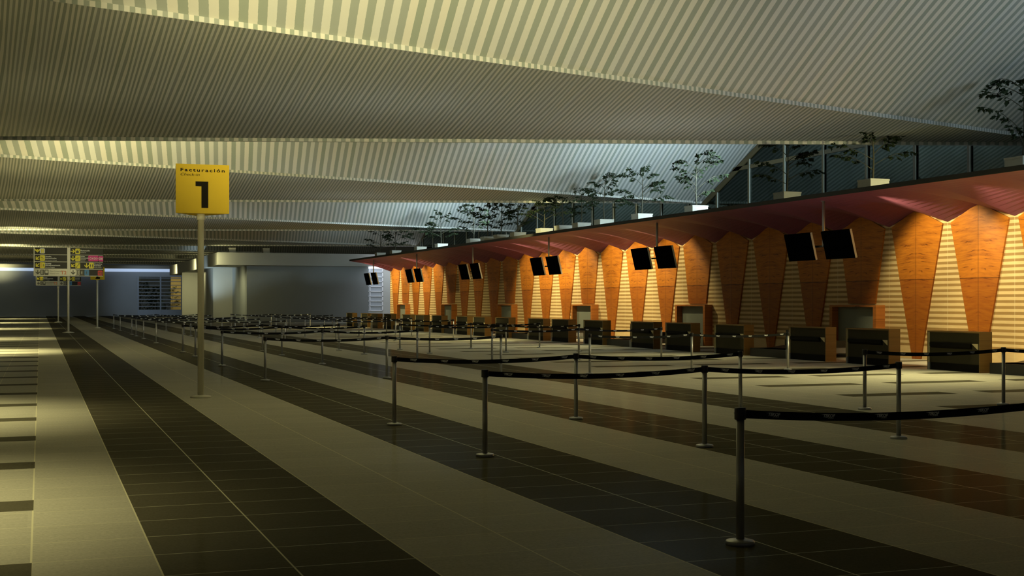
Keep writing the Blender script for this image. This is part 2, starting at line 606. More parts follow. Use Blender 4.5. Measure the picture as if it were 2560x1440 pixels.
pan, pand = None, None
for k in range(-1, 24):
    yc = PY0 + PITCH * k
    isdoor = (k - 2) % 4 == 0 and k >= 2
    lab = '%s tapered wooden wall panel from the camera end%s' % (ORD[k + 1], ', standing on a door frame' if isdoor else ', narrowing down to the floor')
    src = pand if isdoor else pan
    if src is None:
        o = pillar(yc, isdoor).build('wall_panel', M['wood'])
        tag(o, lab, 'wall panel', 'tapered veneer panels along the timber wall')
        o.location = (WX, yc, 0)
        if isdoor:
            pand = o
        else:
            pan = o
    else:
        o = src.copy()
        COL.objects.link(o)
        o.location = (WX, yc, 0)
        o['label'] = lab

for j, k in enumerate(range(2, 24, 4)):
    yc = PY0 + PITCH * k + 0.1
    mb = MB()
    for s in (-1, 1):
        mb.box(WX - 0.34, WX, yc + s * 1.28 - 0.16 * (s > 0), yc + s * 1.28 + 0.16 * (s < 0), 0, 1.64)
    mb.box(WX - 0.34, WX, yc - 1.119, yc + 1.119, 1.58, 1.64)
    o = mb.build('door_%d' % (j + 1), M['wood_frame'])
    struct(o, 'low wooden framed service door in the timber wall, %s from the camera' % ORD[j], 'door')
    mb = MB()
    mb.box(WX - 0.10, WX - 0.03, yc - 1.12, yc + 1.12, 0.0, 1.58)
    lf = mb.build('door_leaf', M['door'], o)
    lf['label'] = 'plain grey-green door leaf'

# ------------------------------------------------------------------ canopy over the desks
LX, LZ, DECK = 22.0, 4.87, 5.0
cano = thing('canopy', 'long folded maroon canopy above the row of check-in desks', 'canopy', (LX, WY0, LZ))


def under(x, y):
    s = (x - LX) / (WX - LX)
    val = LZ - 0.45 * s - 0.33 * s * s
    pk = LZ - 0.20 * s - 0.17 * s * s
    t = ((y - PY0) / PITCH) % 1.0
    tri = abs(t - 0.5) * 2          # 1 at panel centres, 0 in the valleys
    return val + (pk - val) * tri


ys = []
y = PY0 - PITCH * 4.5
while y < WY1 + 0.1:
    ys.append(min(y, WY1 + 0.15))
    y += PITCH / 2
ys.append(WY1 + 0.15)
xs = [LX + (WX + 0.02 - LX) * i / 14 for i in range(15)]
mb = MB()
for i in range(len(ys) - 1):
    for j in range(14):
        q = [(xs[j], ys[i], under(xs[j], ys[i])), (xs[j + 1], ys[i], under(xs[j + 1], ys[i])), (xs[j + 1], ys[i + 1], under(xs[j + 1], ys[i + 1])), (xs[j], ys[i + 1], under(xs[j], ys[i + 1]))]
        mb.add([(p[0] - LX, p[1] - WY0, p[2] - LZ) for p in q], [(3, 2, 1, 0)])
s1 = mb.build('soffit', M['soffit'], cano)
s1['label'] = 'maroon slatted underside folded in zigzags'
mb = MB()
y0, y1 = ys[0] - WY0, WY1 + 0.15 - WY0
mb.box(-0.03, 0.0, y0, y1, 0, DECK - LZ)
mb.prism([(-0.03, DECK - LZ), (-0.03, 0), (0.5, 0.02), (3.1, -0.3), (3.1, DECK - LZ)], 'y', y1 - 0.01, y1 + 0.03)
mb.build('fascia', M['fascia'], cano)['label'] = 'thin dark edge strip'
mb = MB()
mb.box(LX, 47.0, ys[0], WY1 + 0.15, DECK - 0.03, DECK)
struct(mb.build('floor', M['plaster']), 'upper deck floor on top of the canopy', 'floor')

# ------------------------------------------------------------------ glazed upper offices
GX = 31.0


def eave_y(n):
    a = EA[n]
    ix = (31.0 - ST * a) / (CT + 0.044 * ST)
    return cw(ix, a + 0.044 * ix)[1]


wn = 0
for n in range(1, 5):
    yE, yS = eave_y(n), eave_y(n - 1)
    zl = CAMH + HE
    slope = 0.431
    ytop = max(yS + 0.2, yE - 10.0)
    ztop = zl + slope * (yE - ytop)
    ms = [37.49 + 3.03 * k for k in range(-8, 24)]
    ms = [m for m in ms if yS + 0.3 < m < yE - 0.15]

    def roofz(yy):
        return zl + slope * (yE - yy) if yy > ytop else ztop
    poly = [(yS, DECK), (yE, DECK), (yE, zl), (ytop, ztop), (yS, ztop)]
    mb = MB()
    mb.box(GX - 0.05, GX + 0.05, yS, yE, DECK, DECK + 0.09)
    # raking member under the roof sheet
    mb.prism([(yE, zl - 0.28), (yE, zl), (ytop, ztop), (ytop, ztop - 0.28)], 'x', GX - 0.06, GX + 0.06)
    mb.prism([(yE - 0.05, DECK), (yE + 0.06, DECK), (yE + 0.06, zl), (yE - 0.05, zl)], 'x', GX - 0.05, GX + 0.05)
    for m in ms:
        mb.box(GX - 0.07, GX + 0.07, m - 0.07, m + 0.07, DECK, roofz(m) - 0.1)
    tz = 8.05
    if ztop > tz + 0.4:
        ye2 = yE - (tz - zl) / slope
        mb.box(GX - 0.06, GX + 0.06, yS, ye2 + 0.1, tz - 0.09, tz + 0.09)
    for m in ms:      # pale beads on the near side of the mullions
        mb.box(GX - 0.075, GX - 0.03, m - 0.11, m - 0.07, DECK + 0.09, roofz(m) - 0.25, 1)
    wn += 1
    o = mb.build('window_%d' % wn, [M['mullion'], M['bead']])
    struct(o, 'glazed screen of the upper offices under the roof, %s from the camera' % ORD[n - 1], 'window')
    mb = MB()
    mb.prism(poly, 'x', GX - 0.012, GX + 0.012)
    mb.build('glass_pane', M['glass'], o)
mb = MB()
for i in range(60):
    yy = 0 + i * 2.0
    mb.add([(39, yy, DECK), (39, yy + 2, DECK), (39, yy + 2, 11), (39, yy, 11)], [(3, 2, 1, 0)], 0,
           [[(yy / 0.5, 1), (yy / 0.5 + 4, 1), (yy / 0.5 + 4 + 3, 0), (yy / 0.5 + 3, 0)][::1]])
struct(mb.build('wall_offices', M['back']), 'dim striped cladding behind the upper office glass', 'wall')

# ------------------------------------------------------------------ far end of the hall
FY = 182.0
mb = MB()
mb.box(-40, 12.45, FY, FY + 0.4, 0, 6.3)
mb.box(18.3, 30, FY, FY + 0.4, 0, 6.3)
mb.box(12.45, 18.3, FY, FY + 0.4, 5.3, 6.3)
mb.box(12.45, 18.3, FY, FY + 0.4, 0, 0.75)
struct(mb.build('wall_far', M['far_wall']), 'dark grey end wall of the hall', 'wall')
mb = MB()
mb.box(-40, 30, FY - 1.2, FY + 0.3, 6.35, 7.45)
struct(mb.build('trim_1', M['band']), 'pale band running above the end wall', 'trim')
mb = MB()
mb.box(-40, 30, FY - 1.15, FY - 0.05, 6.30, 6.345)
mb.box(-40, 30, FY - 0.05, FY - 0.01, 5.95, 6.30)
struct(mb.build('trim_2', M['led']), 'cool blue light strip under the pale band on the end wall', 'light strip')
mb = MB()
mb.box(-40, 30, FY - 0.6, FY - 0.5, 7.45, 8.8)
o = mb.build('window_5', M['void'])
struct(o, 'black clerestory glazing above the end wall', 'window')
mb = MB()
for k in range(-9, 8):
    x = 8.6 + 3.75 * k
    mb.box(x - 0.12, x + 0.12, FY - 0.72, FY - 0.6, 7.45, 8.8)
mb.build('mullion', M['band'], o)
# window with louvre bars
mb = MB()
for x in (12.5, 15.45, 18.25):
    mb.box(x - 0.09, x + 0.09, FY - 0.1, FY + 0.05, 0.0, 5.35)
for k in range(10):
    z = 0.78 + k * 0.483
    mb.box(12.5, 18.3, FY - 0.06, FY + 0.0, z - 0.045, z + 0.045)
mb.box(12.45, 18.3, FY - 0.05, FY + 0.1, 0, 0.76)
o = mb.build('window_6', M['blue_frame'])
struct(o, 'tall window with horizontal bars in the end wall', 'window')
mb = MB()
mb.box(12.5, 18.25, FY + 0.10, FY + 0.12, 0.76, 5.3)
mb.build('glass_pane', M['clear'], o)
mb = MB()
mb.add([(0, 189, 0.02), (40, 189, 0.02), (40, 215, 0.02), (0, 215, 0.02)], [(0, 1, 2, 3)])
struct(mb.build('ground_1', plain('night_ground', (0.05, 0.055, 0.045), 0.9)), 'dim ground outside the barred window', 'ground')
mb = MB()
mb.box(17.9, 22.0, 194.0, 194.3, 0, 6.5)
struct(mb.build('wall_garden', M['outside']), 'sandy lit wall seen outside through the barred window', 'wall')

# ------------------------------------------------------------------ white block in the middle distance
mb = MB()
mb.box(17.12, 28.1, 115.0, 124.0, 0, 5.02)
struct(mb.build('wall_block', plain('blue_grey_plaster', (0.24, 0.265, 0.28), 0.7, var=0.04, scale=1.2)), 'large plain plaster wall block beyond the queue barriers', 'wall')  # white plaster darkened bluish, the shade on this block put into its colour
mb = MB()
mb.box(15.33, 18.5, 124.0, 132.0, 0, 5.02)
struct(mb.build('wall_bay', M['plaster']), 'cream plaster bay stepping out behind the large block', 'wall')
mb = MB()
mb.box(14.48, 16.9, 144.0, 144.3, 0, 5.02)
struct(mb.build('wall_pier', M['plaster']), 'narrow cream plaster pier farthest under the white roof slab', 'wall')
mb = MB()
mb.box(16.9, 17.4, 132.0, 144.0, 0, 5.02)
struct(mb.build('wall_recess', M['far_wall']), 'blue-grey recess wall between the pier and the bay', 'wall')
mb = MB()
mb.box(14.5, 29.9, 114.2, 158.5, 5.03, 6.13)
struct(mb.build('ceiling_slab', M['plaster']), 'thick white roof slab over the plaster block', 'roof')
# bright lobby to the right of the block
mb = MB()
mb.box(30.2, 34, 118, 118.3, 0, 5.2)
mb.box(28.1, 30.2, 118.0, 118.3, 0, 1.0)
struct(mb.build('wall_lobby', M['plaster']), 'bright white wall of the side lobby past the block', 'wall')
mb = MB()
mb.box(28.1, 34, 110.0, 118.0, 4.92, 4.97)
struct(mb.build('ceiling_light', M['lightbox']), 'glowing white ceiling of the side lobby', 'ceiling light')
mb = MB()
for x in (28.15, 28.95, 30.15):
    mb.box(x - 0.05, x + 0.05, 117.9, 118.0, 1.0, 4.9)
for k in range(9):
    z = 1.0 + k * 0.45
    mb.box(28.1, 30.2, 117.9, 118.0, z - 0.03, z + 0.03)
o = mb.build('window_7', plain('white_window_frame', (0.7, 0.72, 0.75), 0.5))
struct(o, 'white gridded window beside the bright lobby wall', 'window')
mb = MB()
mb.box(28.1, 30.2, 118.0, 118.02, 1.0, 4.9)
mb.build('glass_pane', plain('pale_frosted_glass', (0.40, 0.44, 0.48), 0.25), o)

# ------------------------------------------------------------------ potted trees
def tree(seed, H, spread):
    r = random.Random(seed)
    tr, lf = MB(), MB()
    lean = r.uniform(-0.06, 0.06)
    trunk = [Vector((lean * t * t * H * 2 + 0.02 * math.sin(5 * t), 0.02 * math.cos(4 * t), t * H)) for t in [i / 8 for i in range(9)]]
    tr.tube(trunk, [0.030 * (1 - 0.85 * i / 8) + 0.003 for i in range(9)], 6)

    def leaf(p, d, L):
        d = d.normalized()
        s = d.cross(Vector((r.uniform(-1, 1), r.uniform(-1, 1), r.uniform(-1, 1)))).normalized() * L * 0.26
        a, b, c, e = p, p + d * L * 0.45 + s, p + d * L, p + d * L * 0.45 - s
        lf.add([a, b, c, e], [(0, 1, 2, 3)])

    def spray(p, d, L):
        q = p + d * L
        tr.tube([p, (p + q) / 2 + Vector((0, 0, L * 0.06)), q + Vector((0, 0, -L * 0.12))], [0.006, 0.004, 0.002], 3)
        for k in range(8):
            t = 0.25 + 0.75 * k / 7
            b = p + (q - p) * t + Vector((0, 0, -L * 0.12 * t * t))
            a = d + Vector((r.uniform(-0.9, 0.9), r.uniform(-0.9, 0.9), r.uniform(-0.9, 0.35)))
            leaf(b, a, r.uniform(0.10, 0.165))
    nb = 10
    for i in range(nb):
        t = 0.16 + 0.80 * i / (nb - 1)
        base = trunk[0].lerp(trunk[-1], 0) if t <= 0 else trunk[min(8, int(t * 8))].lerp(trunk[min(8, int(t * 8) + 1)], t * 8 - int(t * 8))
        az = (0 if i % 2 else math.pi) + r.uniform(-0.8, 0.8) + (math.pi / 2 if i % 5 == 4 else 0)
        L = spread * (1.0 - 0.62 * t) * r.uniform(0.75, 1.1)
        out = Vector((math.cos(az), math.sin(az), 0))
        up = r.uniform(0.55, 0.95) * (0.75 + t * 0.5)
        pts = [base + out * (L * s) + Vector((0, 0, L * up * (s - 0.35 * s * s * s))) for s in (0, 0.33, 0.66, 1.0)]
        tr.tube(pts, [0.014, 0.010, 0.007, 0.003], 5)
        for s in range(7):
            u = 0.35 + 0.65 * s / 6
            k = min(2, int(u * 3))
            p = pts[k].lerp(pts[k + 1], u * 3 - k if u < 1 else 1.0)
            sg = 1 if s % 2 else -1
            d = (out * 0.8 + Vector((-out.y, out.x, 0)) * sg * r.uniform(0.3, 0.9) + Vector((0, 0, r.uniform(-0.35, 0.4)))).normalized()
            spray(p, d, r.uniform(0.16, 0.27))
    for s in range(5):
        d = Vector((r.uniform(-0.6, 0.6), r.uniform(-0.6, 0.6), 1)).normalized()
        spray(trunk[8 - (s > 2)], d, 0.16)
    return tr, lf


def potted(seed, H, spread, size, ph, label, loc, double=False, flip=0.0):
    o = thing('potted_tree', label, 'potted tree', loc, None, flip)
    s = size / 2
    mb = MB()
    mb.box(-s, s, -s, s, 0, ph)
    mb.box(-s - 0.012, s + 0.012, -s - 0.012, s + 0.012, ph - 0.05, ph + 0.0)
    pl = mb.build('planter', M['concrete'], o)
    mb = MB()
    mb.box(-s + 0.03, s - 0.03, -s + 0.03, s - 0.03, ph, ph + 0.008)
    mb.build('soil', M['soil'], pl)
    tr, lf = tree(seed, H, spread)
    a = tr.build('trunk', M['bark'], o, (0, 0, ph))
    b = lf.build('foliage', M['leaf'], o, (0, 0, ph))
    return o


TREES = [26.22, 32.58, 37.37, 43.79, 48.55, 52.42, 54.96, 57.21, 59.68, 63.47, 66.12, 68.34, 70.84, 77.31, 82.04, 88.42, 92.8]
protos = []
for i, y in enumerate(TREES):
    lab = 'slender small tree in a square planter, %s along the canopy edge from the camera' % ORD[i]
    loc = (23.3 + 0.34, y + 0.33, DECK)
    if i < 3:
        protos.append(potted(40 + i, [1.80, 1.78, 1.74][i], [1.45, 1.35, 1.25][i], 0.66, 0.43, lab, loc))
        protos[-1]['group'] = 'potted trees along the canopy edge'
    else:
        o = dup(protos[[0, 2, 1][i % 3]], loc, lab, (i * 2.4) % 6.28 if False else [0.0, math.pi, 0.0, math.pi][i % 4])
        o['group'] = 'potted trees along the canopy edge'
for x, lab in ((15.85, 'potted tree at the left corner of the white roof slab'), (18.82, 'potted tree on the white roof slab, right of the corner tree')):
    o = dup(protos[2], (x, 115.05, 6.13), lab, 0.0)
    o['group'] = 'potted trees on the white roof slab'
    o.scale = (0.85, 0.85, 1.0)

# ------------------------------------------------------------------ hanging screens
def screens(label, loc):
    o = thing('hanging_screens', label, 'screen', loc, 'twin screens hung under the canopy')
    mb = MB()
    mb.lathe([(0.045, -1.40), (0.045, 0.02)], 10)
    mb.lathe([(0.09, -0.02), (0.09, 0.03)], 12)
    a = mb.build('rod', M['steel'], o)
    mb = MB()
    mb.box(-0.03, 0.03, -0.45, 0.45, -1.42, -1.36)
    mb.build('crossbar', M['black'], o)
    for s, nm in ((1, 'screen'), (-1, 'screen')):
        mb = MB()
        mb.box(-0.035, 0.035, -0.745, 0.745, -0.43, 0.43, 0)
        e = 0.037
        mb.add([(-0.035, -0.747, -0.43), (0.035, -0.747, -0.43), (0.035, -0.747, 0.43), (-0.035, -0.747, 0.43)], [(0, 1, 2, 3)], 1)  # near end face coloured pale for the light falling on it
        mb.box(-0.036, -0.0355, -0.715, 0.715, -0.40, 0.40, 0)
        sc = mb.build(nm, [M['screen'], M['screen_edge']], o, (-0.16, s * 1.03, -1.38))
        sc.rotation_euler = (0, -0.235, 0)
    return o


proto = None
for k in range(6):
    lab = 'pair of black flat screens hung on a rod from the canopy, %s from the camera' % ORD[k]
    loc = (22.46, 33.77 + 11.33 * k, 4.83)
    proto = screens(lab, loc) if proto is None else proto
    if k:
        dup(proto, loc, lab)

# ------------------------------------------------------------------ check-in desks
def desk(label, loc):
    o = thing('check_in_desk', label, 'desk', loc, 'check-in desks along the timber wall')
    W, D, Hh = 1.99, 0.36, 1.0
    mb = MB()
    for y0 in (0.0, W - 0.035):
        mb = MB()
        mb.box(0, D, y0, y0 + 0.035, 0.0, Hh - 0.035)
        mb.build('side_panel', M['desk_wood'], o)
    mb = MB()
    mb.box(-0.005, D, 0, W, Hh - 0.035, Hh)
    mb.build('top', M['desk_wood'], o)
    mb = MB()
    mb.box(0.05, 0.075, 0.035, W - 0.035, 0.19, Hh - 0.035)
    mb.build('front_panel', M['desk_front'], o)
    mb = MB()
    mb.box(0.035, 0.09, 0.035, W - 0.035, 0.0, 0.19)
    mb.build('plinth', M['desk_black'], o)
    mb = MB()
    mb.prism([(0.05, 0.70), (0.05, 0.56), (-0.02, 0.61), (-0.02, 0.70)], 'y', 0.34, W - 0.12)
    mb.build('ledge', M['desk_black'], o)
    mb = MB()
    mb.prism([(0.34, 0.70), (0.12, 0.70), (0.12, 0.56)], 'x', 0.03, 0.05)
    mb.build('bracket', M['desk_cream'], o)
    mb = MB()
    mb.box(0.0, 0.05, W - 0.040, W - 0.0352, 0.19, Hh - 0.035)
    mb.build('lining', M['desk_cream'], o)
    mb = MB()
    mb.box(-0.012, 0.052, W - 0.075, W - 0.0356, 0.0, 0.19)
    mb.build('kick_plate', M['kick'], o)
    return o


DESKS = [25.58, 29.16, 32.14, 36.77, 40.41, 43.36, 47.98, 51.6, 54.57, 59.18, 62.77, 65.68, 70.38, 73.97, 76.96, 81.6, 85.2, 88.1, 92.7]
proto = None
for i, y in enumerate(DESKS):
    lab = 'oak-sided check-in desk with dark front panel, %s from the camera' % ORD[i]
    if proto is None:
        proto = desk(lab, (21.45, y, 0))
    else:
        dup(proto, (21.45, y, 0), lab)


def scale_unit(label, loc):
    o = thing('baggage_scale', label, 'baggage scale', loc, 'low baggage scales between the desks')
    mb = MB()
    mb.box(0, 1.2, 0.22, 2.36, 0.0, 0.26)
    mb.build('body', M['black'], o)
    mb = MB()
    mb.prism([(0.04, 0.26), (0.7, 0.26), (1.2, 0.34), (1.2, 0.26)], 'y', 0.26, 2.3)
    mb.build('belt', M['rubber'], o)
    mb = MB()
    mb.box(-0.01, 1.2, 0.02, 0.22, 0.0, 0.27)
    mb.build('end_cap', M['kick'], o)
    return o


def weigh_display(label, loc):
    o = thing('weight_display', label, 'display', loc, 'weight displays beside the desks')
    mb = MB()
    mb.box(-0.06, 0.06, 0.13, 0.28, 0.27, 0.88)
    mb.build('column', M['black'], o)
    mb = MB()
    for y0 in (-0.03, 0.10):
        mb.box(-0.02, 0.02, y0, y0 + 0.03, 0.27, 0.96)
    mb.box(-0.02, 0.02, -0.03, 0.13, 0.93, 0.96)
    mb.box(-0.02, 0.02, -0.03, 0.13, 0.80, 0.83)
    mb.build('frame', M['steel'], o)
    return o


p1 = p2 = None
for k in range(-1, 6):
    y = 34.22 + 11.22 * k
    lab = 'low black baggage scale on the floor between desks, %s from the camera' % ORD[k + 1]
    loc = (21.55, y, 0)
    if p1 is None:
        p1 = scale_unit(lab, loc)
    else:
        dup(p1, loc, lab)
    lab = 'black weight display with a steel frame above the %s baggage scale from the camera' % ORD[k + 1]
    loc = (21.72, y + 0.12, 0.0)
    if p2 is None:
        p2 = weigh_display(lab, loc)
    else:
        dup(p2, loc, lab)


def conveyor(label, loc):
    o = thing('baggage_conveyor', label, 'conveyor', loc, 'conveyors at the service doors')
    mb = MB()
    mb.box(0, 1.9, -0.95, 0.95, 0.12, 0.30)
    mb.build('frame', M['kick'], o)
    mb = MB()
    mb.box(-0.02, 1.92, -0.80, 0.80, 0.30, 0.36)
    mb.build('belt', M['rubber'], o)
    for y0 in (-0.97, 0.91):
        mb = MB()
        mb.box(0, 1.9, y0, y0 + 0.06, 0.30, 0.52)
        mb.build('side_guard', M['black'], o)
    for x in (0.1, 1.7):
        for y in (-0.9, 0.82):
            mb = MB()
            mb.box(x, x + 0.08, y, y + 0.08, 0.0, 0.12)
            mb.build('leg', M['black'], o)
    return o


proto = None
for j, k in enumerate(range(2, 24, 4)):
    loc = (22.85, PY0 + PITCH * k + 0.1, 0)
    lab = 'short baggage conveyor in front of the %s service door from the camera' % ORD[j]
    if proto is None:
        proto = conveyor(lab, loc)
    else:
        dup(proto, loc, lab)

# ------------------------------------------------------------------ queue posts and belts
SP, PH = 2.742, 0.965


def sag(x):
    t = x / SP
    return 0.055 * 4 * t * (1 - t)


def belt_mesh():
    mb = MB()
    n, x0, x1 = 24, 0.036, SP - 0.036
    z1, z0, th = 0.950, 0.891, 0.0025
    vs = []
    for i in range(n + 1):
        x = x0 + (x1 - x0) * i / n
        s = sag(x)
        vs += [(x, -th, z0 - s), (x, -th, z1 - s), (x, th, z1 - s), (x, th, z0 - s)]
    fs = []
    for i in range(n):
        a, b = i * 4, i * 4 + 4
        fs += [(a, b, b + 1, a + 1), (a + 1, b + 1, b + 2, a + 2), (a + 2, b + 2, b + 3, a + 3), (a + 3, b + 3, b, a)]
    mb.add(vs, fs, 0)
    for k in range(6):
        xc = SP * (k + 0.58) / 6
        s = sag(xc)
        sl = (sag(xc + 0.05) - sag(xc - 0.05)) / 0.1

        def fn(a, b, xc=xc, s=s, sl=sl):
            return (xc + a, -th - 0.0012, b - s - sl * a)
        mb.text('TEKOF', -0.040, 0.9165, 0.0235, 0, 1, shear=0.28, bold=0.045, width=0.100, fn=fn)
        mb.add([fn(-0.062, 0.938), fn(-0.030, 0.9335), fn(-0.030, 0.938)], [(0, 1, 2)], 1)
        mb.text('STUDIO', 0.000, 0.9075, 0.0066, 0, 1, spacing=1.25, bold=0.03, width=0.046, fn=fn)
    return mb


def post_parts(o):
    mb = MB()
    mb.lathe([(0.100, 0.0), (0.103, 0.004), (0.103, 0.022), (0.098, 0.030), (0.040, 0.040), (0.030, 0.041)], 28)
    mb.build('base', M['steel'], o)
    mb = MB()
    mb.lathe([(0.029, 0.04), (0.029, 0.885)], 20)
    mb.build('pole', M['steel'], o)
    mb = MB()
    mb.lathe([(0.038, 0.880), (0.041, 0.884), (0.041, 0.958), (0.037, PH), (0.02, PH + 0.001)], 24)
    mb.build('head', M['black'], o)


GRP = 'belt barrier posts of the check-in queues'
post_b = thing('queue_post', '', 'queue barrier post', (0, 0, 0), GRP)
post_parts(post_b)
bl = belt_mesh().build('belt', [M['belt'], M['print']], post_b)
bl['label'] = 'black webbing belt printed with a pale logo'
post_e = thing('queue_post', '', 'queue barrier post', (0, 0, 0), GRP)
post_parts(post_e)
used = {'b': False, 'e': False}
ROWS = [8.0, 13.56, 17.46, 28.45, 35.58, 42.0, 45.85, 56.75, 63.9, 69.0, 72.3, 83.0, 90.3]
BLOCKS = [(4.635, 'hall-side', 0), (12.38, 'desk-side', 2)]
POSN = ['left end post', 'middle post', 'right end post']
for bx, bname, first in BLOCKS:
    for i, y in enumerate(ROWS):
        if i < first:
            continue
        for j in range(3):
            if i == 0 and j > 1:
                continue
            kind = 'e' if j == 2 else 'b'
            lab = '%s of the %s belt row from the camera in the %s queue' % (POSN[j], ORD[i - first], bname)
            loc = (bx + SP * j, y, 0)
            src = post_e if kind == 'e' else post_b
            if not used[kind]:
                used[kind] = True
                src.location = loc
                src['label'] = lab
            else:
                dup(src, loc, lab)

# ------------------------------------------------------------------ yellow desk-number signs
def number_sign(num, label, loc, Wd=0.93):
    o = thing('number_sign', label, 'sign', loc, 'yellow check-in number signs')
    mb = MB()
    mb.lathe([(0.185, 0.0), (0.185, 0.022), (0.176, 0.030), (0.07, 0.048), (0.057, 0.05)], 32)
    mb.build('base', M['post_paint'], o)
    mb = MB()
    mb.lathe([(0.057, 0.045), (0.057, 3.36)], 28)
    mb.build('pole', M['post_paint'], o)
    mb = MB()
    mb.lathe([(0.074, 3.20), (0.074, 3.30)], 24)
    mb.build('collar', M['post_paint'], o)
    z0, z1, h = 3.30, 4.17, Wd / 2
    apex = 0.50
    fy = -0.29
    mb = MB()
    mb.prism([(-h, fy), (h, fy), (h, fy + 0.03), (0.0, apex), (-h, fy + 0.03)], 'z', z0, z1)
    box = mb.build('panel_box', M['yellow'], o)
    mb = MB()
    Hh = z1 - z0
    yy = fy - 0.004
    mb.text('Facturaci\u00f3n', -h + 0.086 * Wd, z1 - 0.150 * Hh, 0.058, yy, 0, spacing=1.35, bold=0.028, width=0.828 * Wd)
    mb.text('Check-in', -h + 0.087 * Wd, z1 - 0.237 * Hh, 0.047, yy, 0, shear=0.22, width=0.355 * Wd)
    if num == '1':
        X = lambda t: -h + t * Wd
        Z = lambda t: z1 - t * Hh
        q = [(X(.366), Z(.350)), (X(.604), Z(.350)), (X(.604), Z(.890)), (X(.476), Z(.890)), (X(.476), Z(.450)), (X(.366), Z(.450))]
        mb.add([(a, yy, b) for a, b in q], [(5, 4, 1, 0), (4, 3, 2, 1)])
    else:
        mb.text(num, -h + 0.36 * Wd, z1 - 0.89 * Hh, 0.47, yy, 0, bold=0.05, width=0.31 * Wd)
    mb.build('lettering', M['ink'], box)
    return o


number_sign('1', 'yellow check-in sign numbered 1 on a tall pole near the camera', (2.72, 23.78, 0))
number_sign('2', 'yellow check-in sign partly hidden behind the direction board', (3.69, 92.9, 0))

# ------------------------------------------------------------------ direction boards
def arrow(mb, cx, cz, L, ang, m, y, t=None):
    t = t or L * 0.20
    ca, sa = math.cos(ang), math.sin(ang)

    def T(p):
        return (cx + p[0] * ca - p[1] * sa, y, cz + p[0] * sa + p[1] * ca)
    mb.add([T((-L / 2, -t / 2)), (T((L / 2 - t * .7, -t / 2))), T((L / 2 - t * .7, t / 2)), T((-L / 2, t / 2))], [(0, 1, 2, 3)], m)
    for s in (1, -1):
        mb.add([T((L / 2, 0)), T((L / 2 - t * 2.3, s * t * 2.3)), T((L / 2 - t * 3.4, s * t * 2.1)), T((L / 2 - t * 1.5, 0))], [(0, 1, 2, 3)], m)


def rect(mb, cx, cz, w, h, m, y):
    c = min(w, h) * 0.12
    pts = [(-w / 2 + c, -h / 2), (w / 2 - c, -h / 2), (w / 2, -h / 2 + c), (w / 2, h / 2 - c), (w / 2 - c, h / 2), (-w / 2 + c, h / 2), (-w / 2, h / 2 - c), (-w / 2, -h / 2 + c)]
    mb.add([(cx + a, y, cz + b) for a, b in pts], [tuple(range(8))], m)


def poly(mb, cx, cz, k, pts, m, y):
    mb.add([(cx + a * k, y, cz + b * k) for a, b in pts], [tuple(range(len(pts)))], m)


SM = ['sign_black', 'sign_grey', 'sign_white', 'sign_yellow', 'sign_ink', 'orange_ink', 'sign_magenta', 'sign_blue', 'sign_red']
BK, GR, WH, YE, IN, ORG, MA, BLU, RE = range(9)


def bar(mb, cx, cz, w, h, ang, m, y):
    ca, sa = math.cos(ang), math.sin(ang)
    mb.add([(cx + a * ca - b * sa, y, cz + a * sa + b * ca) for a, b in ((-w / 2, -h / 2), (w / 2, -h / 2), (w / 2, h / 2), (-w / 2, h / 2))], [(0, 1, 2, 3)], m)


def plane_icon(mb, cx, cz, k, up, y):
    a = 0.42 if up else -0.42
    bar(mb, cx, cz + 0.1 * k, 1.5 * k, 0.17 * k, a, IN, y)
    bar(mb, cx - 0.05 * k, cz + 0.18 * k, 0.75 * k, 0.15 * k, a + (1.15 if up else 1.35), IN, y)
    bar(mb, cx - 0.6 * k, cz + (-0.1 if up else 0.5) * k, 0.45 * k, 0.12 * k, a + 1.2, IN, y)
    bar(mb, cx, cz - 0.78 * k, 1.2 * k, 0.08 * k, 0, IN, y)


def man_icon(mb, cx, cz, k, y, m=IN):
    rect(mb, cx, cz + 0.62 * k, 0.26 * k, 0.26 * k, m, y)
    bar(mb, cx, cz + 0.1 * k, 0.36 * k, 0.7 * k, 0, m, y)
    bar(mb, cx - 0.1 * k, cz - 0.5 * k, 0.14 * k, 0.7 * k, 0.06, m, y)
    bar(mb, cx + 0.1 * k, cz - 0.5 * k, 0.14 * k, 0.7 * k, -0.06, m, y)


